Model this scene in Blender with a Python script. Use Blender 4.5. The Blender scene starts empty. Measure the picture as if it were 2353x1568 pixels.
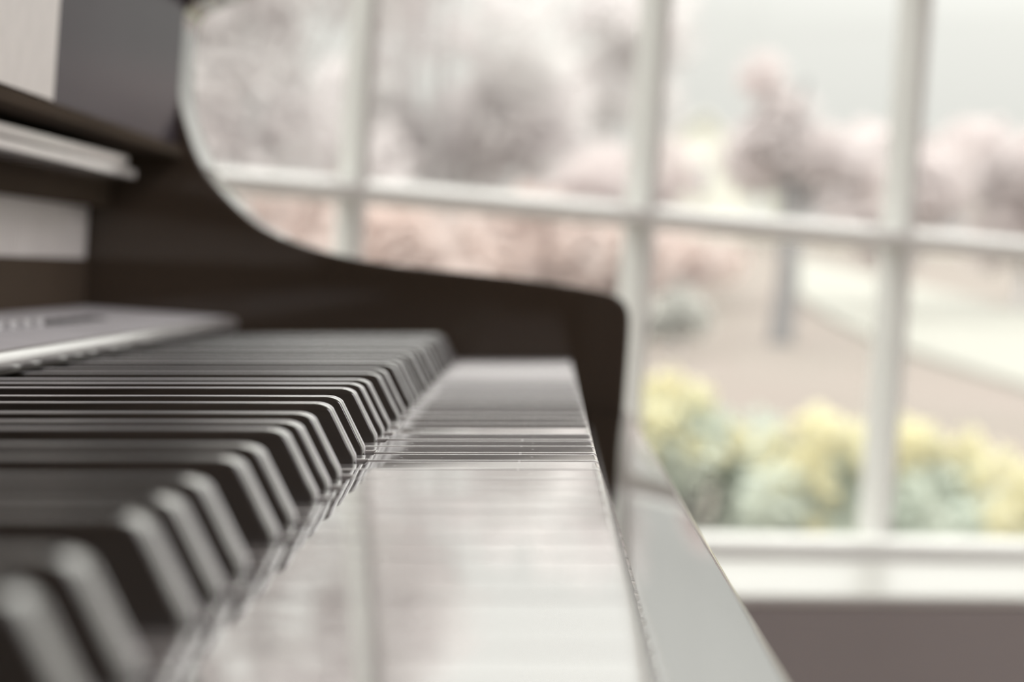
import bpy, bmesh, math, random
from mathutils import Matrix, Vector
random.seed(7)
scene = bpy.context.scene
COL = scene.collection
R = math.radians
KEY_Z = 0.74            # height of the white key tops (front edge) above the floor
TILT = R(4.2)           # the keys rise a little towards the player
PITCH = 23.5            # white key pitch, mm
# G frame: origin at the front edge of the white keys, X to the player, Y along the keyboard, Z up (mm)
G2W = Matrix.Translation((0, 0, KEY_Z)) @ Matrix.Scale(0.001, 4)
KEYROT = Matrix(((math.cos(TILT), 0, -math.sin(TILT), 0), (0, 1, 0, 0), (math.sin(TILT), 0, math.cos(TILT), 0), (0, 0, 0, 1)))

# ------------------------------------------------------------------ materials
def mat(name, base, rough=0.5, spec=0.5, ior=1.5, metallic=0.0, coat=0.0, coat_rough=0.03, coat_ior=1.5, noise=0.0, nscale=8.0,
        bump=0.0, bscale=200.0, base2=None, transl=0.0):
    m = bpy.data.materials.new(name); m.use_nodes = True
    nt = m.node_tree; b = nt.nodes['Principled BSDF']
    b.inputs['Base Color'].default_value = (*base, 1); b.inputs['Roughness'].default_value = rough
    b.inputs['IOR'].default_value = ior; b.inputs['Metallic'].default_value = metallic
    b.inputs['Specular IOR Level'].default_value = spec
    b.inputs['Coat Weight'].default_value = coat; b.inputs['Coat Roughness'].default_value = coat_rough; b.inputs['Coat IOR'].default_value = coat_ior
    tc = nt.nodes.new('ShaderNodeTexCoord')
    if base2 is not None or noise > 0:
        n = nt.nodes.new('ShaderNodeTexNoise'); n.inputs['Scale'].default_value = nscale; n.inputs['Detail'].default_value = 4
        nt.links.new(tc.outputs['Object'], n.inputs['Vector'])
        r = nt.nodes.new('ShaderNodeValToRGB'); r.color_ramp.elements[0].position = 0.38; r.color_ramp.elements[1].position = 0.62
        c2 = base2 if base2 is not None else tuple(max(0, c * (1 - noise)) for c in base)
        r.color_ramp.elements[0].color = (*base, 1); r.color_ramp.elements[1].color = (*c2, 1)
        nt.links.new(n.outputs['Fac'], r.inputs['Fac']); nt.links.new(r.outputs['Color'], b.inputs['Base Color'])
    if bump > 0:
        n2 = nt.nodes.new('ShaderNodeTexNoise'); n2.inputs['Scale'].default_value = bscale; n2.inputs['Detail'].default_value = 3
        nt.links.new(tc.outputs['Object'], n2.inputs['Vector'])
        bp = nt.nodes.new('ShaderNodeBump'); bp.inputs['Strength'].default_value = bump; bp.inputs['Distance'].default_value = 0.001
        nt.links.new(n2.outputs['Fac'], bp.inputs['Height']); nt.links.new(bp.outputs['Normal'], b.inputs['Normal'])
    if transl > 0:
        out = nt.nodes['Material Output']; tr = nt.nodes.new('ShaderNodeBsdfTranslucent'); mx = nt.nodes.new('ShaderNodeMixShader')
        mx.inputs[0].default_value = transl; tr.inputs['Color'].default_value = (*base, 1)
        if base2 is not None: nt.links.new(r.outputs['Color'], tr.inputs['Color'])
        nt.links.new(b.outputs[0], mx.inputs[1]); nt.links.new(tr.outputs[0], mx.inputs[2]); nt.links.new(mx.outputs[0], out.inputs['Surface'])
    return m

def dusty_sheen(m, dust_col, cell, size, amount, film=0.0000022, film_col=(.82, .80, .82)):
    """Specks of dust lying on a surface: small voronoi dots, thinned out by a second noise."""
    nt = m.node_tree; b = nt.nodes['Principled BSDF']; out = nt.nodes['Material Output']
    tc = nt.nodes.new('ShaderNodeTexCoord')
    v = nt.nodes.new('ShaderNodeTexVoronoi'); v.inputs['Scale'].default_value = cell; v.inputs['Randomness'].default_value = 1
    nt.links.new(tc.outputs['Object'], v.inputs['Vector'])
    sep = nt.nodes.new('ShaderNodeSeparateColor'); nt.links.new(v.outputs['Color'], sep.inputs[0])
    rad = nt.nodes.new('ShaderNodeMath'); rad.operation = 'MULTIPLY'; rad.inputs[1].default_value = size
    nt.links.new(sep.outputs[0], rad.inputs[0])
    lt = nt.nodes.new('ShaderNodeMath'); lt.operation = 'LESS_THAN'
    nt.links.new(v.outputs['Distance'], lt.inputs[0]); nt.links.new(rad.outputs[0], lt.inputs[1])
    th = nt.nodes.new('ShaderNodeMath'); th.operation = 'LESS_THAN'; th.inputs[1].default_value = amount
    nt.links.new(sep.outputs[1], th.inputs[0])
    mul = nt.nodes.new('ShaderNodeMath'); mul.operation = 'MULTIPLY'
    nt.links.new(lt.outputs[0], mul.inputs[0]); nt.links.new(th.outputs[0], mul.inputs[1])
    d = nt.nodes.new('ShaderNodeBsdfDiffuse'); d.inputs['Color'].default_value = (*dust_col, 1)
    mx = nt.nodes.new('ShaderNodeMixShader')
    nt.links.new(mul.outputs[0], mx.inputs[0]); nt.links.new(b.outputs[0], mx.inputs[1]); nt.links.new(d.outputs[0], mx.inputs[2])
    # fine dust film doubling as a painted-in sheen, stronger the flatter one looks across
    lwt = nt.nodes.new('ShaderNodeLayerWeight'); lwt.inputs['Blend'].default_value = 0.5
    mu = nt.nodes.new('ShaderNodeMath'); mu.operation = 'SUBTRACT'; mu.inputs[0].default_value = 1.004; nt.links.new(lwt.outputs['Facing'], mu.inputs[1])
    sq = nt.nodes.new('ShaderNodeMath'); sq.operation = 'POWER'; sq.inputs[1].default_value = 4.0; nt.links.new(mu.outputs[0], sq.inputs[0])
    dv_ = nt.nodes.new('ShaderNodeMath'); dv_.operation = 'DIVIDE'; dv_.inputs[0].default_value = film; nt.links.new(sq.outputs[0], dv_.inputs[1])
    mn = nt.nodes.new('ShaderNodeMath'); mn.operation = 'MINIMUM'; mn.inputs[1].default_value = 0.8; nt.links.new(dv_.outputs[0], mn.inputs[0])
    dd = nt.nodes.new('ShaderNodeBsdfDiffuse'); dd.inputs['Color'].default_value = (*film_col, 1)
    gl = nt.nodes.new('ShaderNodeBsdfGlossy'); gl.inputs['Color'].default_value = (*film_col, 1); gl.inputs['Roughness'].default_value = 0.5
    d2 = nt.nodes.new('ShaderNodeMixShader'); d2.inputs[0].default_value = 0.7          # mostly rough gloss, for the sheen
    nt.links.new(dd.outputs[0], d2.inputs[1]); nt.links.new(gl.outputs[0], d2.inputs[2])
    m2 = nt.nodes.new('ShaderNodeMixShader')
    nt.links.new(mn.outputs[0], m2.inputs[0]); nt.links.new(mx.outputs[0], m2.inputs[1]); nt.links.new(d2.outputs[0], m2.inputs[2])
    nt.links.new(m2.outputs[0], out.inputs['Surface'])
    return m

BLACK = (0.028, 0.021, 0.0145)
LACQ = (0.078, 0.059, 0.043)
M_white = dusty_sheen(mat('ivory_white_key', (0.57, 0.555, 0.535), rough=0.04, ior=1.45, coat=1.0, coat_rough=0.03), (0.9, 0.9, 0.88), 420, 0.16, 0.35)
M_black = dusty_sheen(mat('satin_black_key', (0.017, 0.0125, 0.0085), rough=0.36, ior=1.5, coat=1.0, coat_rough=0.17, coat_ior=1.75), (0.7, 0.7, 0.7), 330, 0.09, 0.15, 0.0000035, (.92, .92, .95))
M_lacq = mat('black_lacquer', LACQ, rough=0.5, spec=0.0, coat=1.0, coat_rough=0.02, noise=0.15, nscale=3)
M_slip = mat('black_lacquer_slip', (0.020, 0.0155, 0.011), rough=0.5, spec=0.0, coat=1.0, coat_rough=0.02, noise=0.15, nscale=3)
M_matte = mat('black_matte_case', LACQ, rough=0.9, spec=0.05, noise=0.15, nscale=5)
M_trim = mat('pale_ivory_trim', (0.93, 0.90, 0.87), rough=0.3, coat=1.0, coat_rough=0.1, coat_ior=1.9, noise=0.05, nscale=40)
M_panel = mat('dark_polished_panel', (0.07, 0.061, 0.072), rough=0.3, spec=0.0, coat=0.3, coat_rough=0.12, noise=0.12, nscale=3)
M_satin = mat('black_satin_case', BLACK, rough=0.4, noise=0.15, nscale=5)
M_ctrl = mat('grey_control_surface', (0.70, 0.70, 0.72), rough=0.5, spec=0.0, noise=0.1, nscale=30)
M_edge = mat('light_grey_edge', (0.66, 0.65, 0.64), rough=0.35, coat=1.0, coat_rough=0.12, noise=0.05, nscale=40)
M_felt = mat('dark_felt', (0.04, 0.03, 0.022), rough=0.95, spec=0.1, noise=0.3, nscale=200)
M_grey_button = mat('grey_button', (0.62, 0.62, 0.63), rough=0.35, noise=0.05, nscale=50)
M_dark_button = mat('dark_button', (0.05, 0.045, 0.05), rough=0.4, noise=0.1, nscale=50)
M_paper = mat('music_paper', (0.82, 0.78, 0.74), rough=0.3, spec=0.6, noise=0.06, nscale=90)
M_paint = mat('white_window_paint', (0.82, 0.82, 0.80), rough=0.35, noise=0.03, nscale=12)
M_sill = mat('white_sill_paint', (0.63, 0.63, 0.60), rough=0.3, noise=0.03, nscale=12)
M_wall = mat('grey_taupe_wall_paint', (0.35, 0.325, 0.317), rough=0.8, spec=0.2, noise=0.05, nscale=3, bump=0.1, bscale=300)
M_wall2 = mat('cream_wall_paint', (0.62, 0.60, 0.57), rough=0.85, spec=0.2, noise=0.04, nscale=3, bump=0.1, bscale=300)
M_ceil = mat('white_ceiling_paint', (0.8, 0.8, 0.77), rough=0.9, spec=0.2, noise=0.03, nscale=2)
M_floor = mat('brown_wood_floor', (0.22, 0.13, 0.09), rough=0.35, base2=(0.14, 0.08, 0.055), nscale=6)
M_lawn = mat('dry_pale_lawn', (0.193, 0.165, 0.152), rough=0.9, spec=0.1, base2=(0.183, 0.163, 0.146), nscale=0.5)
M_drive = mat('pale_concrete', (0.255, 0.25, 0.228), rough=0.8, spec=0.2, noise=0.08, nscale=1.5)
M_bark = mat('grey_bark', (0.22, 0.215, 0.22), rough=0.9, spec=0.1, base2=(0.18, 0.175, 0.18), nscale=9)
M_bark2 = mat('pale_bark', (0.5, 0.48, 0.485), rough=0.9, spec=0.1, base2=(0.43, 0.42, 0.425), nscale=9)
M_pink = mat('pink_grey_leaves', (0.64, 0.58, 0.58), rough=0.8, spec=0.1, base2=(0.615, 0.575, 0.58), nscale=1.1, transl=0.5)
M_mauve = mat('mauve_grey_leaves', (0.66, 0.625, 0.635), rough=0.8, spec=0.1, base2=(0.645, 0.63, 0.63), nscale=0.9, transl=0.5)
M_salmon = mat('russet_leaves', (0.63, 0.53, 0.50), rough=0.8, spec=0.1, base2=(0.60, 0.53, 0.515), nscale=1.2, transl=0.4)
M_green = mat('grey_green_leaves', (0.48, 0.53, 0.475), rough=0.7, spec=0.2, base2=(0.51, 0.54, 0.48), nscale=5, transl=0.35)
M_dkgreen = mat('dull_green_leaves', (0.42, 0.42, 0.40), rough=0.7, spec=0.2, base2=(0.46, 0.45, 0.43), nscale=4, transl=0.3)
M_yellow = mat('yellow_blossom', (0.66, 0.62, 0.42), rough=0.7, spec=0.1, base2=(0.60, 0.575, 0.43), nscale=6, transl=0.4)
M_housew = mat('white_boards', (0.62, 0.62, 0.56), rough=0.7, noise=0.04, nscale=2)
M_roof = mat('mauve_grey_shingles', (0.22, 0.19, 0.19), rough=0.8, noise=0.15, nscale=3)
M_houseg = mat('grey_window_glass', (0.35, 0.36, 0.38), rough=0.1, noise=0.1, nscale=2)

def glass_mat():
    m = bpy.data.materials.new('clear_window_glass'); m.use_nodes = True; nt = m.node_tree; nt.nodes.clear()
    out = nt.nodes.new('ShaderNodeOutputMaterial'); t = nt.nodes.new('ShaderNodeBsdfTransparent'); g = nt.nodes.new('ShaderNodeBsdfGlossy')
    t.inputs['Color'].default_value = (0.97, 0.98, 0.97, 1); g.inputs['Roughness'].default_value = 0.02
    lw_ = nt.nodes.new('ShaderNodeLayerWeight'); lw_.inputs['Blend'].default_value = .5
    pw = nt.nodes.new('ShaderNodeMath'); pw.operation = 'POWER'; pw.inputs[1].default_value = 5; nt.links.new(lw_.outputs['Facing'], pw.inputs[0])
    f = nt.nodes.new('ShaderNodeMath'); f.operation = 'MULTIPLY_ADD'; f.inputs[1].default_value = .8; f.inputs[2].default_value = .03; nt.links.new(pw.outputs[0], f.inputs[0]); mx = nt.nodes.new('ShaderNodeMixShader')
    nt.links.new(f.outputs[0], mx.inputs[0]); nt.links.new(t.outputs[0], mx.inputs[1]); nt.links.new(g.outputs[0], mx.inputs[2]); nt.links.new(mx.outputs[0], out.inputs[0])
    return m
M_glass = glass_mat()

# ------------------------------------------------------------------ object helpers
def link(name, me, m, parent=None, loc=None, smooth=None):
    ob = bpy.data.objects.new(name, me); COL.objects.link(ob)
    if m is not None and not me.materials: me.materials.append(m)
    if parent is not None: ob.parent = parent
    if loc is not None: ob.location = loc
    if smooth is not None:
        me.shade_smooth(); me.set_sharp_from_angle(angle=R(smooth))
    return ob

def tag(o, label, cat=None, group=None, kind=None):
    if label: o['label'] = label
    if cat: o['category'] = cat
    if group: o['group'] = group
    if kind: o['kind'] = kind
    return o

def empty(name, loc, rz=0):
    o = bpy.data.objects.new(name, None); COL.objects.link(o); o.location = loc; o.rotation_euler = (0, 0, rz); o.empty_display_size = 0.1
    return o

class MB:
    def __init__(self): self.v, self.f = [], []
    def add(self, vs, fs):
        k = len(self.v); self.v += [tuple(x) for x in vs]; self.f += [tuple(i + k for i in q) for q in fs]; return self
    def box(self, x0, x1, y0, y1, z0, z1):
        vs = [(x, y, z) for z in (z0, z1) for x, y in ((x0, y0), (x1, y0), (x1, y1), (x0, y1))]
        return self.add(vs, [(3, 2, 1, 0), (4, 5, 6, 7), (0, 1, 5, 4), (1, 2, 6, 5), (2, 3, 7, 6), (3, 0, 4, 7)])
    def prism(self, poly, axis, t0, t1):
        """poly (u,v) extruded along axis; axis 'y': u=x v=z, axis 'x': u=y v=z, axis 'z': u=x v=y."""
        def P(u, v, t): return {'y': (u, t, v), 'x': (t, u, v), 'z': (u, v, t)}[axis]
        n = len(poly)
        vs = [P(u, v, t0) for u, v in poly] + [P(u, v, t1) for u, v in poly]
        fs = [tuple(range(n - 1, -1, -1)), tuple(range(n, 2 * n))] + [(i, (i + 1) % n, n + (i + 1) % n, n + i) for i in range(n)]
        return self.add(vs, fs)
    def loops(self, loops, cap0=True, cap1=True):
        n = len(loops[0]); vs = [p for l in loops for p in l]; fs = []
        for k in range(len(loops) - 1):
            for i in range(n):
                j = (i + 1) % n; fs.append((k * n + i, k * n + j, (k + 1) * n + j, (k + 1) * n + i))
        if cap0: fs.append(tuple(range(n - 1, -1, -1)))
        if cap1: fs.append(tuple(range((len(loops) - 1) * n, len(loops) * n)))
        return self.add(vs, fs)
    def tube(self, pts, rad, n=10):
        loops = []
        for i, p in enumerate(pts):
            p = Vector(p); a = Vector(pts[max(0, i - 1)]); b = Vector(pts[min(len(pts) - 1, i + 1)])
            d = (b - a).normalized(); s = d.cross(Vector((0.3, 1, 0.2))).normalized(); t = d.cross(s)
            r = rad[i] if isinstance(rad, (list, tuple)) else rad
            loops.append([tuple(p + (s * math.cos(q * 2 * math.pi / n) + t * math.sin(q * 2 * math.pi / n)) * r) for q in range(n)])
        return self.loops(loops)
    def mesh(self, name, M=None):
        me = bpy.data.meshes.new(name); vs = [tuple(M @ Vector(v)) for v in self.v] if M is not None else self.v
        me.from_pydata(vs, [], self.f)
        bm = bmesh.new(); bm.from_mesh(me); bmesh.ops.recalc_face_normals(bm, faces=bm.faces); bm.to_mesh(me); bm.free()
        me.update(); return me

def bevel(ob, w, seg=3, ang=40):
    b = ob.modifiers.new('bevel', 'BEVEL'); b.width = w; b.segments = seg; b.limit_method = 'ANGLE'; b.angle_limit = R(ang); b.harden_normals = True
    ob.data.shade_smooth(); ob.data.set_sharp_from_angle(angle=R(45))
    return ob

# ================================================================== THE PIANO
PX, PY = -0.22, 0.047
piano = empty('piano', (PX, PY, 0))
tag(piano, 'black lacquered upright piano with its long keyboard, standing in front of the paned window', 'piano')
GP = Matrix.Translation((-PX, -PY, 0)) @ G2W       # G millimetres -> the piano's own frame

def part(name, mb, m, bev=0.0, seg=3, parent=None, label=None, smooth=None):
    ob = link(name, mb.mesh(name, GP), m, parent or piano, smooth=smooth)
    if bev: bevel(ob, bev * 0.001, seg)
    if label: ob['label'] = label
    return ob

Y0, Y1 = -24 * PITCH, 28 * PITCH                     # -564 .. 658 mm
# --- keys
SEM = {1: -2.0, 2: 2.0, 4: -3.0, 5: 0.0, 6: 3.0}     # black key offset at the lower edge of white key n (0=C): D E G A B
def black_at(i):                                     # boundary i lies between white keys i-1 and i; boundary 0 is C4|D4 -> white key i has letter (i+1)%7
    if i <= -24 or i >= 28: return None
    return SEM.get((i + 1) % 7)
near_height = {-3: 0.0, -2: 0.0, -1: 0.02, 0: 0.06, 1: 0.14, 2: 0.04, 3: 0.10, 4: 0.06, 5: 0.0}
near_tilt = {-1: -0.30, 0: -0.50, 1: -0.55, 2: -0.5, 3: -0.45, 4: 0.4, 5: -0.1, 6: 0.1}
kr = random.Random(3)
def white_key(i):
    y0, y1 = i * PITCH + 0.45, (i + 1) * PITCH - 0.45
    nb, fb = black_at(i), black_at(i + 1)
    ny = i * PITCH + nb + 6.5 if nb is not None else y0
    fy = (i + 1) * PITCH + fb - 6.5 if fb is not None else y1
    base = (i + 0.5) * PITCH
    XB = -168.0; XN = -50.0
    # outline with an inset direction for every vertex (counter-clockwise from above)
    V = [((XB, ny), (0, 1)), ((XN - 1.2, ny), (0, 1)), ((XN, ny), (1, 1)) if nb is not None else ((XN, y0), (0, 1)),
         ((XN, y0 + 0.7), (1, .5)) if nb is not None else ((XN + .3, y0), (0, 1)),
         ((XN + .7, y0), (.5, 1)), ((-2.0, y0), (-.2, 1)), ((-0.6, y0 + .3), (-1.4, 1)), ((-0.1, y0 + 1.0), (-2, .7)), ((0, y0 + 2.2), (-2.2, 0)),
         ((0, y1 - 2.2), (-2.2, 0)), ((-0.1, y1 - 1.0), (-2, -.7)), ((-0.6, y1 - .3), (-1.4, -1)), ((-2.0, y1), (-.2, -1)),
         ((XN + .7, y1), (.5, -1)), ((XN, y1 - .7), (1, -.5)) if fb is not None else ((XN + .3, y1), (0, -1)),
         ((XN, fy), (1, -1)) if fb is not None else ((XN, y1), (0, -1)), ((XN - 1.2, fy), (0, -1)), ((XB, fy), (0, -1))]
    r = 0.6
    lv = [(-0.9, -20.0), (-0.9, -3.6), (0.0, -3.1), (0.0, -r)]          # (front set-back, z)
    loops = []
    for fb_, z in lv:
        loops.append([((x + (fb_ if x > -30 else 0)), y - base, z) for (x, y), d in V])
    for k in range(1, 6):
        a = k * 18 * math.pi / 180
        e = r * (1 - math.cos(a)); z = -r + r * math.sin(a)
        loops.append([(x + d[0] * e, y - base + d[1] * e, z) for (x, y), d in V])
    loops.append([(x + d[0] * (e + .25), y - base + d[1] * (e + .25), z) for (x, y), d in V])   # flat rim: keeps the top truly flat
    mb = MB().loops(loops)
    me = mb.mesh('white_key', Matrix.Scale(0.001, 4))
    ob = link('white_key', me, M_white, piano, smooth=50)
    h = near_height.get(i, kr.uniform(-0.07, 0.09) if i < 0 else kr.uniform(-.12, .14))
    rot = Matrix.Rotation(R(near_tilt.get(i, kr.uniform(-0.06, 0.06) if i < 0 else kr.uniform(-.2, .3))), 4, 'X') @ Matrix.Rotation(R(kr.uniform(-0.03, 0.03)), 4, 'Y')
    ob.matrix_local = GP @ KEYROT @ Matrix.Translation((0, base, h)) @ Matrix.Scale(1000, 4) @ rot
    ob['label'] = 'glossy white key'
for i in range(-24, 28): white_key(i)

def black_mesh():
    XF, XT, XB, Z1, ZT = -52.0, -57.6, -166.0, 1.1, 12.7
    def loop(xf, hw, z, c):                            # c: rounding of the two front corners
        P = [(XB, -hw), (xf - c, -hw), (xf - .3 * c, -hw + .3 * c), (xf, -hw + c), (xf, hw - c), (xf - .3 * c, hw - .3 * c), (xf - c, hw), (XB, hw)]
        return [(x, y, z) for x, y in P]
    L = [loop(XF, 5.6, -7, .5), loop(XF, 5.5, Z1 - .3, .5), loop(XF - .15, 5.48, Z1 + .3, .5)]
    zs = 10.9
    for t in (.25, .5, .75, 1):
        z = Z1 + (zs - Z1) * t; x = XF + (XT - XF) * (z - Z1) / (ZT - Z1); L.append(loop(x, 5.45 - .6 * t, z, .55))
    x0, hw0 = XF + (XT - XF) * (zs - Z1) / (ZT - Z1), 4.85
    for k in range(1, 8):
        a = k * 90 / 7 * math.pi / 180
        L.append(loop(x0 - 3.0 * (1 - math.cos(a)) - .6 * math.sin(a), hw0 - 1.0 * (1 - math.cos(a)), zs + (ZT - zs) * math.sin(a), .55 + .5 * k / 7))
    L.append(loop(x0 - 3.9, hw0 - 1.3, ZT, 1.05))
    return MB().loops(L).mesh('black_key', Matrix.Scale(0.001, 4))
bk = black_mesh()
first = True
for i in range(-23, 28):
    o = black_at(i)
    if o is None: continue
    ob = link('black_key', bk, M_black, piano, smooth=50 if first else None); first = False
    ob.matrix_local = GP @ KEYROT @ Matrix.Translation((0, i * PITCH + o, kr.uniform(-.12, .12))) @ Matrix.Scale(1000, 4) @ Matrix.Rotation(R(kr.uniform(-.15, .15)), 4, 'X')
    ob['label'] = 'satin black key'

# --- case
part('key_bed', MB().box(-432, 26, Y0, Y1, -110, -46), M_felt)
part('key_frame', MB().box(-150, -4, Y0 + 2, Y1 - 2, -45.9, -36), M_felt)
sl = []
for a in range(0, 91, 15): sl.append((27.4 + 2.6 * math.sin(R(a)), -24.6 + 2.6 * math.cos(R(a))))
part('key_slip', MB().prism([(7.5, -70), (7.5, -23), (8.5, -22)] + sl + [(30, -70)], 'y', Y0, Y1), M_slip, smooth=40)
def spline(pts, n=6):
    out = []
    for i in range(len(pts) - 1):
        p0, p1, p2, p3 = (Vector(pts[max(0, min(len(pts) - 1, i + d))]) for d in (-1, 0, 1, 2))
        for k in range(n):
            t = k / n
            out.append(tuple(.5 * ((2 * p1) + (p2 - p0) * t + (2 * p0 - 5 * p1 + 4 * p2 - p3) * t * t + (3 * p1 - p0 - 3 * p2 + p3) * t ** 3)))
    return out + [tuple(pts[-1])]
CURVE = [(-160, 190), (-162, 166), (-176, 157), (-189, 149), (-191.3, 135), (-191, 118), (-189.4, 106), (-186, 95.5), (-181.5, 85), (-175.6, 75.2), (-167, 65.7), (-156.4, 56.4),
         (-147.9, 50.9), (-135.4, 45.8), (-123, 42.6), (-106.5, 39.8), (-86, 37.9), (-66, 37.1), (-45, 36.5), (-25, 35.7), (-4, 34.2), (10, 32.8), (17.5, 31.4), (22.5, 28.6), (25, 24.5), (26, 20), (26.4, 7), (26.4, -21.9)]
arm = [(-430, 330), (-160, 330)] + spline(CURVE) + [(26, -110), (-200, -110), (-200, -700), (-430, -700)]
for ya, yb in ((Y1 + 1, Y1 + 56), (Y0 - 56, Y0 - 1)):
    part('side_panel', MB().prism(arm, 'y', ya, yb), M_lacq, bev=1.5, seg=3)
part('upper_panel', MB().box(-215, -190, Y0 - .5, Y1 + .5, 85.2, 330), M_panel)
part('music_ledge', MB().prism([(-217.9, 79.5), (-217.9, 85), (-187, 85), (-186, 84.3), (-186, 80.2), (-187, 79.5)], 'y', Y0 - .5, Y1 + .5), M_matte)
part('trim_strip', MB().prism([(-217.9, 71.3), (-197, 71.3), (-196.2, 71.8), (-196.2, 75.2), (-197, 75.7), (-217.9, 75.7)], 'y', Y0 - .5, Y1 - 95)
     .prism([(-217.9, 70.9), (-197, 70.9), (-196, 70.4), (-196, 67.2), (-197, 66.7), (-217.9, 66.7)], 'y', Y0 - .5, Y1 - 72), M_trim, label='pale double trim strip')
part('recess_beam', MB().box(-236, -218.2, Y0 - .5, Y1 + .5, 54.2, 85), M_matte)
gr = MB()
y = Y0
prof = []
while y < Y1 - 6:
    prof += [(y, -228.0), (y + 2.2, -227.0), (y + 4.4, -227.0), (y + 6.6, -228.0)]; y += 7.0
poly = [(x, yy) for yy, x in prof]
poly = [(-232, prof[-1][0])] + [(-232, prof[0][0])] + [(x, yy) for yy, x in prof]
part('speaker_grille', MB().prism(poly, 'z', 30, 54), M_trim, label='pale ribbed grille')
part('lower_strip', MB().box(-236, -227, Y0 - .5, Y1 + .5, 7.5, 29.8), M_matte)
part('name_board', MB().prism([(-226, 1.2), (-226, 3.1), (-155.8, 3.1), (-155.8, 1.9), (-157, 1.2)], 'y', Y0 - .4, Y1 + .4), M_satin)
cp = [(-228, 3.2), (-228, 7.6), (-227.5, 7.9), (-158.6, 7.9), (-158.6, 3.2)]
panel = part('control_panel', MB().prism(cp, 'y', Y0 - .5, Y1 + .5), M_ctrl, smooth=40)
em = [(-158.5, 3.2), (-158.5, 7.9)] + [(-158.5 + 3.5 * math.cos(R(a)), 4.4 + 3.5 * math.sin(R(a))) for a in range(90, -1, -15)] + [(-155.6, 3.2)]
part('edge_moulding', MB().prism(em, 'y', Y0 - .5, Y1 + .5), M_edge, parent=panel, label='bright rounded edge', smooth=40)
for k, (y, w, d) in enumerate([(205, 12, 0), (228, 12, 0), (251, 12, 0), (274, 12, 0), (297, 12, 0), (319, 12, 0), (342, 12, 0), (368, 14, 1), (392, 14, 1), (418, 14, 1), (446, 14, 1), (474, 14, 1)]):
    zt = 10.6 if not d else 8.7
    ob = part('button', MB().box(-194.5, -186.5, y - w / 2, y + w / 2, 7.4, zt), M_grey_button if not d else M_dark_button, bev=.8, parent=panel,
              label='light grey push button' if not d else 'dark flat push button')
part('top_board', MB().box(-470, -150, Y0 - 60, Y1 + 60, 330.3, 352), M_lacq, bev=3)
part('back_panel', MB().box(-448, -431, Y0 - 50, Y1 + 50, -690, 330), M_satin)
part('lower_panel', MB().box(-232, -214, Y0 - .5, Y1 + .5, -640, -111), M_lacq)
part('bottom_board', MB().box(-430, -200, Y0 - .5, Y1 + .5, -700, -640.5), M_satin)
for yy in (Y1 + 28, Y0 - 28):
    part('leg', MB().loops([[(x0 - s, yy - s, z), (x0 + s, yy - s, z), (x0 + s, yy + s, z), (x0 - s, yy + s, z)] for x0, s, z in ((0, 19, -740), (-2, 21, -600), (-4, 24, -200), (-4, 25, -110.2))]), M_lacq, bev=2)
    part('foot', MB().box(-430, -200, yy - 27, yy + 27, -740, -700.2), M_lacq, bev=3)

# --- sheet music standing on the ledge
book = empty('music_book', (-0.186, 0.20, KEY_Z + 0.085))
tag(book, 'white sheet music book standing open on the piano ledge against the dark upper panel', 'sheet music')
BG = Matrix.Translation((0.186, -0.20, -0.085)) @ Matrix.Scale(0.001, 4)
for k in range(5):
    off = k * 0.6
    link('page', MB().box(-189.6 + off, -189.0 + off, 130 + 3 * k, 341 - 1.6 * k, 85.3, 318 - k).mesh('page', BG), M_paper, book)
link('cover', MB().box(-186.4, -185.8, 135, 333, 85.3, 314).mesh('cover', BG), M_paper, book)

# ================================================================== THE ROOM
YAW = R(29)
RM = Matrix.Translation((-0.7063, 1.2742, KEY_Z)) @ Matrix.Rotation(YAW, 4, 'Z')      # a along the window wall, b outwards, z from key height (metres)
A0, A1, B0, B1, ZF, ZC = -2.2, 3.4, -5.0, -0.255, -0.74, 1.86
WA0, WA1, WZ0, WZ1 = -0.2104, 2.7838, -0.197, 1.428
def struct(name, mb, m, M=RM, parent=None, bev=0, kind='structure', smooth=None):
    ob = link(name, mb.mesh(name, M), m, parent, smooth=smooth)
    if bev: bevel(ob, bev)
    if parent is None: ob['kind'] = kind
    return ob
def holed(a0, a1, z0, z1, h, b0, b1, axis):
    mb = MB(); ha0, ha1, hz0, hz1 = h
    for (p, q, r, s) in ((a0, ha0, z0, z1), (ha1, a1, z0, z1), (ha0, ha1, z0, hz0), (ha0, ha1, hz1, z1)):
        mb.box(p, q, b0, b1, r, s) if axis == 'a' else mb.box(b0, b1, p, q, r, s)
    return mb
struct('wall_front', holed(A0 - .2, A1 + .2, ZF, ZC, (WA0, WA1, WZ0 - .0085, WZ1), B1, 0.06, 'a'), M_wall)
R0, R1 = -3.9, -1.0
struct('wall_right', holed(B0, B1 - .001, ZF, ZC, (R0, R1, WZ0, WZ1), A1, A1 + .2, 'b'), M_wall2)
struct('wall_left', MB().box(A0 - .2, A0, B0, B1 - .001, ZF, ZC), M_wall2)
struct('wall_rear', MB().box(A0 - .2, A1 + .2, B0 - .2, B0 - .001, ZF, ZC), M_wall2)
struct('floor', MB().box(A0 - .2, A1 + .2, B0 - .2, .06, ZF - .12, ZF), M_floor)
struct('ceiling', MB().box(A0 - .3, A1 + .3, B0 - .3, .4, ZC + .001, ZC + .2), M_ceil)
struct('baseboard_front', MB().box(A0 + .02, A1 - .02, B1 - .016, B1 - .001, ZF + .001, ZF + .09), M_paint)
struct('baseboard_right', MB().box(A1 - .016, A1 - .001, B0 + .02, B1 - .02, ZF + .001, ZF + .09), M_paint)

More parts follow.
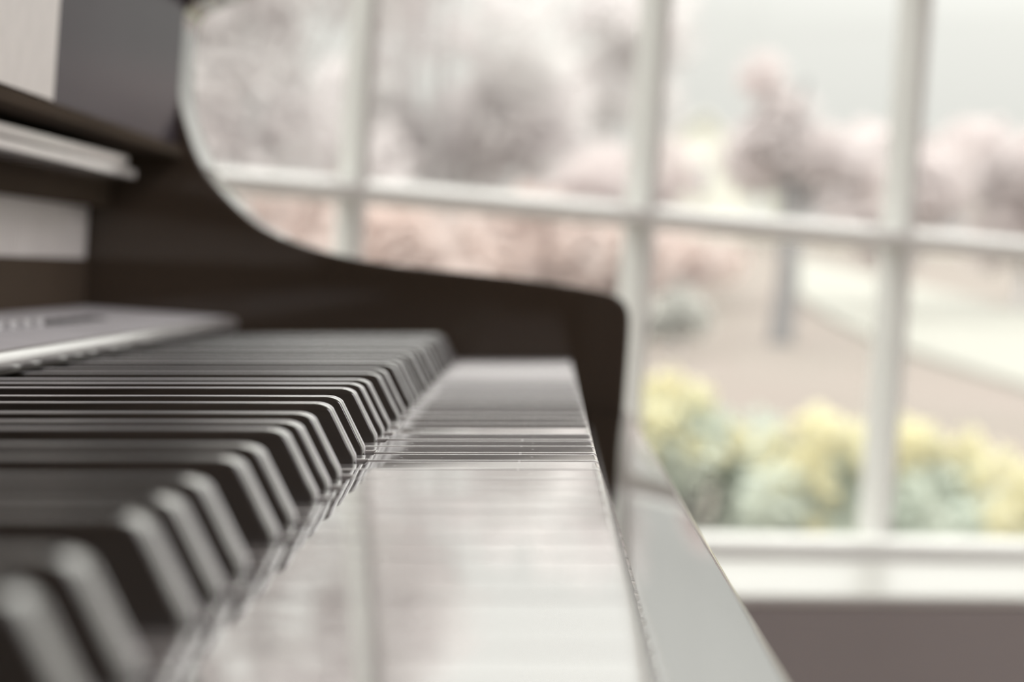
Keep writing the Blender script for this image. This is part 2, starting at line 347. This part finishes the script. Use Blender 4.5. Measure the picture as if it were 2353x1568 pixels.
def window(name, M, a0, a1, z0, z1, vs, hs):
    w = bpy.data.objects.new(name, None); COL.objects.link(w); w.matrix_world = M; w['kind'] = 'structure'
    fr = MB(); t = .026
    fr.box(a0, a1, -.026, .04, z0, z0 + .015).box(a0, a1, -.03, .04, z1 - t, z1).box(a0, a0 + t, -.03, .04, z0 + .02, z1 - t).box(a1 - t, a1, -.03, .04, z0 + .02, z1 - t)
    bevel(link('window_frame', fr.mesh('window_frame'), M_paint, w), .004)
    for a in vs:                                                         # moulded bar: narrow nose inside, wide by the glass
        pr = [(a - .003, -.022), (a + .003, -.022), (a + .0045, -.0205), (a + .005, -.006), (a + .005, .018), (a - .005, .018), (a - .005, -.006), (a - .0045, -.0205)]
        link('glazing_bar', MB().prism(pr, 'z', z0 + .02, z1 - t).mesh('glazing_bar'), M_paint, w)
    ca = [a0 + t] + list(vs) + [a1 - t]; cz = [z0 + .015] + list(hs) + [z1 - t]
    for z in hs:
        pr = [(-.026, z - .004), (-.026, z + .004), (-.018, z + .006), (-.008, z + .010), (.014, z + .010), (.014, z - .010), (-.008, z - .010), (-.018, z - .006)]
        mb = MB()
        mb.prism(pr, 'x', a0 + t, a1 - t)
        link('glazing_bar', mb.mesh('glazing_bar'), M_paint, w)
    for i in range(len(ca) - 1):
        for j in range(len(cz) - 1):
            link('pane', MB().box(ca[i], ca[i + 1], .002, .005, cz[j], cz[j + 1]).mesh('pane'), M_glass, w)
    return w
VS = [0.8784 + .2722 * k for k in range(-3, 7)]
HS = [.093 + .267 * k for k in range(5)]
window('window_1', RM, WA0, WA1, WZ0, WZ1, VS, HS)
RM2 = RM @ Matrix.Translation((A1 + .17, 0, 0)) @ Matrix.Rotation(R(-90), 4, 'Z')       # right wall: its outside is +a
window('window_fill', RM2, -R1, -R0, WZ0, WZ1, [-R1 + .58 * k for k in range(1, 5)], [.25, .7])  # unseen window added in the right wall to bring in fill light
struct('trim_1', MB().box(WA0 + .001, WA1 - .001, B1 - .002, -.0265, WZ0 - .008, WZ0), M_sill, bev=.003)
struct('trim_2', MB().box(A1 - .012, A1 + .14, R0 + .001, R1 - .001, WZ0 - .02, WZ0 - .0005), M_sill, bev=.006)

# ================================================================== OUTSIDE
W0 = Matrix.Translation((0, 0, KEY_Z))
def ground_z(y): return -1.04 + max(0.0, (y - 12)) * .045 if y < 60 else 1.12 + (y - 60) * .02
lw = MB(); xs = [-40 + 4 * i for i in range(24)]; ys = [2.2, 6, 9, 12, 15, 18, 22, 26, 30, 36, 42, 48, 54, 60, 75, 100]
def near_y(x): return max(1.6 + x * .62, -8) 
lw.add([(x, y if j else min(2.2, 1.2) , ground_z(y)) for j, y in enumerate(ys) for x in xs], [(j * len(xs) + i, j * len(xs) + i + 1, (j + 1) * len(xs) + i + 1, (j + 1) * len(xs) + i) for j in range(len(ys) - 1) for i in range(len(xs) - 1)])
lw.v = [(x, -12.0 if abs(y - 1.2) < 1e-6 else y, z) for x, y, z in lw.v]
tag(link('lawn_ground', lw.mesh('lawn_ground', W0), M_lawn, smooth=30), None, kind='structure')
dv = MB()
dpts = [((5.6, 14), (9.5, 20)), ((4.7, 17.5), (8.4, 24)), ((4.0, 20.5), (7.4, 28)), ((3.35, 25), (6.4, 33.5)), ((3.2, 29), (5.8, 38)), ((3.25, 33), (5.3, 42)), ((3.5, 38), (4.8, 47.5)), ((3.9, 44), (4.6, 50))]
vs = []
for (xa, ya), (xb, yb) in dpts: vs += [(xa, ya, ground_z(ya) + .05), (xb, yb, ground_z(yb) + .05), (xa, ya, ground_z(ya) - .1), (xb, yb, ground_z(yb) - .1)]
fs = []
for i in range(len(dpts) - 1):
    k = 4 * i; fs += [(k, k + 1, k + 5, k + 4), (k + 2, k + 6, k + 7, k + 3), (k, k + 4, k + 6, k + 2), (k + 1, k + 3, k + 7, k + 5)]
fs += [(0, 2, 3, 1), (len(vs) - 4, len(vs) - 3, len(vs) - 1, len(vs) - 2)]
tag(link('road', dv.add(vs, fs).mesh('road', W0), M_drive), None, kind='structure')

def leaves(rng, clumps, n, size):
    mb = MB(); tot = sum(c[3] ** 2 for c in clumps)
    for cx, cy, cz, r in clumps:
        for _ in range(int(n * r * r / tot)):
            d = Vector((rng.gauss(0, 1), rng.gauss(0, 1), rng.gauss(0, 1))).normalized() * r * rng.uniform(.25, 1) ** .6
            c = Vector((cx, cy, cz)) + d
            u = Vector((rng.gauss(0, 1), rng.gauss(0, 1), rng.gauss(0, 1))).normalized(); v = u.orthogonal().normalized(); s = size * rng.uniform(.6, 1.3)
            mb.add([c - u * s, c + v * s * .5, c + u * s, c - v * s * .5], [(0, 1, 2, 3)])
    return mb
def plain(mb, name, M):
    me = bpy.data.meshes.new(name); me.from_pydata([tuple(M @ Vector(v)) for v in mb.v], [], mb.f); me.update(); return me

def tree(x, y, crown, n, leaf, m, label, group, trunk_r=.1, name='tree', seed=1, zb=None, cat='tree'):
    """crown: list of (dx, dy, z, r), z measured from the ground at the foot."""
    rng = random.Random(seed); z0 = ground_z(y) if zb is None else zb
    t = empty(name, (x, y, KEY_Z + z0)); tag(t, label, cat, group)
    zc = sum(c[2] for c in crown) / len(crown); zt = max(c[2] for c in crown)
    mb = MB(); fork = max(.5, min(c[2] - c[3] for c in crown)) if min(c[2] - c[3] for c in crown) > .5 else zc * .5
    mb.tube([(0, 0, -.05), (.03, 0, fork * .5), (-.02, .02, fork), (.0, 0, zc), (.05, 0, zt)], [trunk_r * 1.25, trunk_r, trunk_r * .9, trunk_r * .6, trunk_r * .25])
    for cx, cy, cz, r in crown:
        mb.tube([(0, 0, fork * .95), (cx * .5, cy * .5, (fork + cz) * .5), (cx, cy, cz)], [trunk_r * .35, trunk_r * .22, trunk_r * .1], 7)
    link('trunk', mb.mesh('trunk'), M_bark if trunk_r > .099 and seed == 4 else M_bark2, t, smooth=60)
    link('crown', plain(leaves(rng, crown, n, leaf), 'crown', Matrix.Identity(4)), m, t)
    return t
def clumps(rng, k, rx, rz, zc, r0, r1): return [(rng.uniform(-rx, rx), rng.uniform(-rx * .6, rx * .6), zc + rng.uniform(-rz, rz), rng.uniform(r0, r1)) for _ in range(k)]
G_T = 'trees beyond the lawn'
rg = random.Random(11)
tree(-3.25, 26.5, clumps(rg, 16, 1.25, 1.7, 3.0, .6, .95), 4200, .12, M_mauve, 'grey mauve tree seen through the leftmost panes, right of the piano side', G_T, .11, seed=1)
tree(-1.4, 30.5, clumps(rg, 16, 1.15, 1.5, 2.7, .55, .85), 4600, .11, M_mauve, 'broad mauve tree behind the second column of panes', G_T, .1, seed=2)
tree(0.5, 33, clumps(rg, 9, .9, .6, 1.25, .4, .65), 2400, .12, M_pink, 'low pink tree left of the white gabled house', G_T, .09, seed=3)
tree(2.24, 24.4, clumps(rg, 6, .30, .25, 1.72, .22, .34) + [(.5, .1, 1.75, .28), (.75, .1, 1.6, .22), (-.1, 0, 2.2, .26), (-.35, 0, 2.5, .24)], 1700, .08, M_pink, 'pink tree with a straight grey trunk, just right of the white house', G_T, .1, seed=4)
tree(4.2, 31.0, clumps(rg, 8, .7, .45, 1.35, .35, .55), 2000, .11, M_pink, 'pink tree at the left edge of the pale driveway, behind the lower right glazing bar', G_T, .08, seed=8)
tree(6.3, 34.5, clumps(rg, 9, 1.0, .6, 1.5, .4, .7), 2600, .12, M_pink, 'pink spreading tree beyond the pale driveway, far right', G_T, .09, seed=5)
tree(5.4, 56, clumps(rg, 9, 1.5, .6, 1.6, .5, .8), 2200, .15, M_pink, 'distant pink tree at the top of the driveway', G_T, .1, seed=6)
tree(0.9, 52, clumps(rg, 12, 1.3, 1.2, 3.6, .6, 1.0), 1500, .15, M_mauve, 'tall thin mauve tree behind the low pink tree', G_T, .1, seed=9)
G_B = 'russet bushes along the slope'
for k, (x, y, h, hw, lab) in enumerate([(-3.55, 23.4, 1.3, .6, 'russet bush at the far left of the slope, next to the piano side'), (-2.45, 25.6, 1.3, .6, 'russet bush under the grey mauve tree, at the first full glazing bar'),
                                    (-1.35, 23.4, 1.1, .6, 'russet bush below the broad mauve tree'), (-.3, 25.6, 1.25, .6, 'russet bush between the broad mauve tree and the low pink tree'),
                                    (0.72, 28.6, .95, .35, 'narrow russet bush in front of the low pink tree'), (1.55, 30.0, .8, .5, 'russet bush in front of the white gabled house')]):
    tree(x, y, clumps(rg, 12, hw, h * .28, h * .5, .26, .4), 2000, .08, M_salmon, lab, G_B, .04, name='russet_bush', seed=20 + k, cat='bush')
tree(1.15, 22.4, [(-.34, 0, .2, .17), (-.14, 0, .28, .2), (.12, 0, .30, .2), (.02, .1, .42, .16)], 1000, .05, M_dkgreen, 'small dull green bush alone on the lawn, left of the grey trunk', None, .03, name='green_bush', seed=40, cat='bush')
G_S = 'yellow flowering shrubs under the window'
def shrub(x, y, w, h, label, seed, n=2200):
    rng = random.Random(seed); z0 = ground_z(y); t = empty('flowering_shrub', (x, y, KEY_Z + z0)); tag(t, label, 'shrub', G_S)
    cl = [(rng.uniform(-w, w), rng.uniform(-.25, .25), rng.uniform(.15, h * .72), rng.uniform(.1, .17)) for _ in range(16)]
    mb = MB()
    for c in cl: mb.tube([(c[0] * .3, c[1] * .3, -.04), (c[0] * .7, c[1] * .7, c[2] * .6), (c[0], c[1], c[2])], [.012, .009, .004], 6)
    link('stems', mb.mesh('stems'), M_bark, t)
    link('foliage', plain(leaves(rng, cl, n, .035), 'foliage', Matrix.Identity(4)), M_green, t)
    cf = [(rng.uniform(-w, w), rng.uniform(-.25, .25), h * rng.uniform(.66, 1.0), rng.uniform(.06, .1)) for _ in range(14)] + [(rng.uniform(-w, w), -.25, h * rng.uniform(.35, .66), rng.uniform(.03, .06)) for _ in range(4)]
    link('blossom', plain(leaves(rng, cf, int(n * .55), .028), 'blossom', Matrix.Identity(4)), M_yellow, t)
shrub(0.60, 9.7, .27, .70, 'yellow flowering green shrub nearest the piano, directly right of the key slip', 51)
shrub(1.06, 8.7, .24, .62, 'yellow flowering green shrub left of the lower right glazing bar', 52)
shrub(1.46, 9.8, .26, .56, 'yellow flowering green shrub right of the lower right glazing bar', 53)
shrub(1.86, 8.7, .22, .50, 'yellow flowering green shrub at the right edge of the window view', 54)

# white gabled house on the slope
HX, HY = 3.35, 60.0; hz = ground_z(HY)
house = empty('garden_house', (HX, HY, KEY_Z + hz)); tag(house, 'small white gabled house on the slope with a grey window', 'house')
g = [(-1.2, -.2), (1.2, -.2), (1.2, 1.75), (0, 2.75), (-1.2, 1.75)]
link('wall', MB().prism(g, 'y', 0, 3).mesh('wall'), M_housew, house)
rf = MB()
for s in (-1, 1): rf.prism([(0, 2.76), (s * 1.35, 1.64), (s * 1.35, 1.74), (0, 2.87)], 'y', -.15, 3.15)
link('roof', rf.mesh('roof'), M_housew, house)
wf = link('window', MB().box(-.22, .22, -.05, .01, .9, 1.7).mesh('window'), M_housew, house)
link('pane', MB().box(-.16, .16, -.07, -.051, .96, 1.64).mesh('pane'), M_houseg, wf)
HX, HY = 7.9, 62.0; hz = ground_z(HY)
h2 = empty('street_house', (HX, HY, KEY_Z + hz)); tag(h2, 'long house with a mauve shingle roof behind the trees, right of the white gable', 'house')
link('wall', MB().prism([(-.0, -.3), (4, -.3), (4, 1.4), (2, 2.0), (0, 1.4)], 'x', -2.6, 2.6).mesh('wall'), M_housew, h2)
rf = MB().prism([(-.3, 1.3), (2, 2.75), (4.3, 1.3), (4.3, 1.42), (2, 2.9), (-.3, 1.42)], 'x', -2.9, 2.9)
link('roof', rf.mesh('roof'), M_roof, h2)
for k in (-1.6, 0, 1.6): link('window', MB().box(k - .3, k + .3, -.04, .01, .3, 1.1).mesh('window'), M_houseg, h2)

# ================================================================== LIGHT
w = bpy.data.worlds.new('overcast_sky'); scene.world = w; w.use_nodes = True; nt = w.node_tree
bg = nt.nodes['Background']; tc = nt.nodes.new('ShaderNodeTexCoord'); sp = nt.nodes.new('ShaderNodeSeparateXYZ'); rp = nt.nodes.new('ShaderNodeValToRGB')
nt.links.new(tc.outputs['Generated'], sp.inputs[0]); nt.links.new(sp.outputs['Z'], rp.inputs['Fac'])
SKY = [(0.0, .80), (0.055, .82), (0.1, .93), (0.16, 1.4), (0.30, 2.8), (0.6, 4.2), (1.0, 4.8)]
TINT = (1.0, .982, .935)
el = rp.color_ramp.elements
el[0].position, el[1].position = SKY[0][0], SKY[-1][0]
for p, v in SKY[1:-1]: el.new(p)
for e, (p, v) in zip(el, SKY): e.position = p; e.color = (v / 4.8 * TINT[0], v / 4.8 * TINT[1], v / 4.8 * TINT[2], 1)
nt.links.new(rp.outputs['Color'], bg.inputs['Color']); bg.inputs['Strength'].default_value = 4.8
s = bpy.data.lights.new('sun', 'SUN'); s.energy = 1.0; s.angle = R(20); s.color = (1, .96, .9)
so = bpy.data.objects.new('sun', s); COL.objects.link(so); so.rotation_euler = Vector((-.35, -.75, .62)).to_track_quat('Z', 'Y').to_euler()

la = bpy.data.lights.new('room_fill_light', 'AREA'); la.shape = 'DISK'; la.size = 2.0; la.energy = 50; la.color = (1, .95, .98)  # unseen area light added under the ceiling to brighten the room
lo = bpy.data.objects.new('room_fill_light', la); COL.objects.link(lo); lo.location = (1.9, -.45, KEY_Z + ZC - .03)

# ================================================================== CAMERA
F_PX = 6052.85
rows = ((0.9971920, 0.0131128, 0.0737304), (0.0740561, -0.0263881, -0.9969049), (-0.0111266, 0.9995658, -0.0272851))   # right, down, forward
cam = bpy.data.cameras.new('camera'); co = bpy.data.objects.new('camera', cam); COL.objects.link(co); scene.camera = co
cam.sensor_width = 36; cam.sensor_fit = 'HORIZONTAL'; cam.lens = 36 * F_PX / 2353
cam.clip_start = .02; cam.clip_end = 400
r_, d_, f_ = (Vector(x) for x in rows)
m3 = Matrix((r_, -d_, -f_)).transposed()
co.matrix_world = Matrix.Translation((-.0141798, -.56271, KEY_Z + .0396881)) @ m3.to_4x4()
cam.dof.use_dof = True; cam.dof.focus_distance = .592; cam.dof.aperture_fstop = cam.lens / 6.5

vs_ = scene.view_settings; vs_.view_transform = 'Standard'; vs_.look = 'None'; vs_.exposure = 0; vs_.gamma = 1; vs_.use_curve_mapping = False
scene.cycles.use_denoising = True
scene.cycles.max_bounces = 10; scene.cycles.transparent_max_bounces = 16; scene.cycles.diffuse_bounces = 6; scene.cycles.glossy_bounces = 6
scene.cycles.caustics_reflective = False; scene.cycles.sample_clamp_indirect = 6
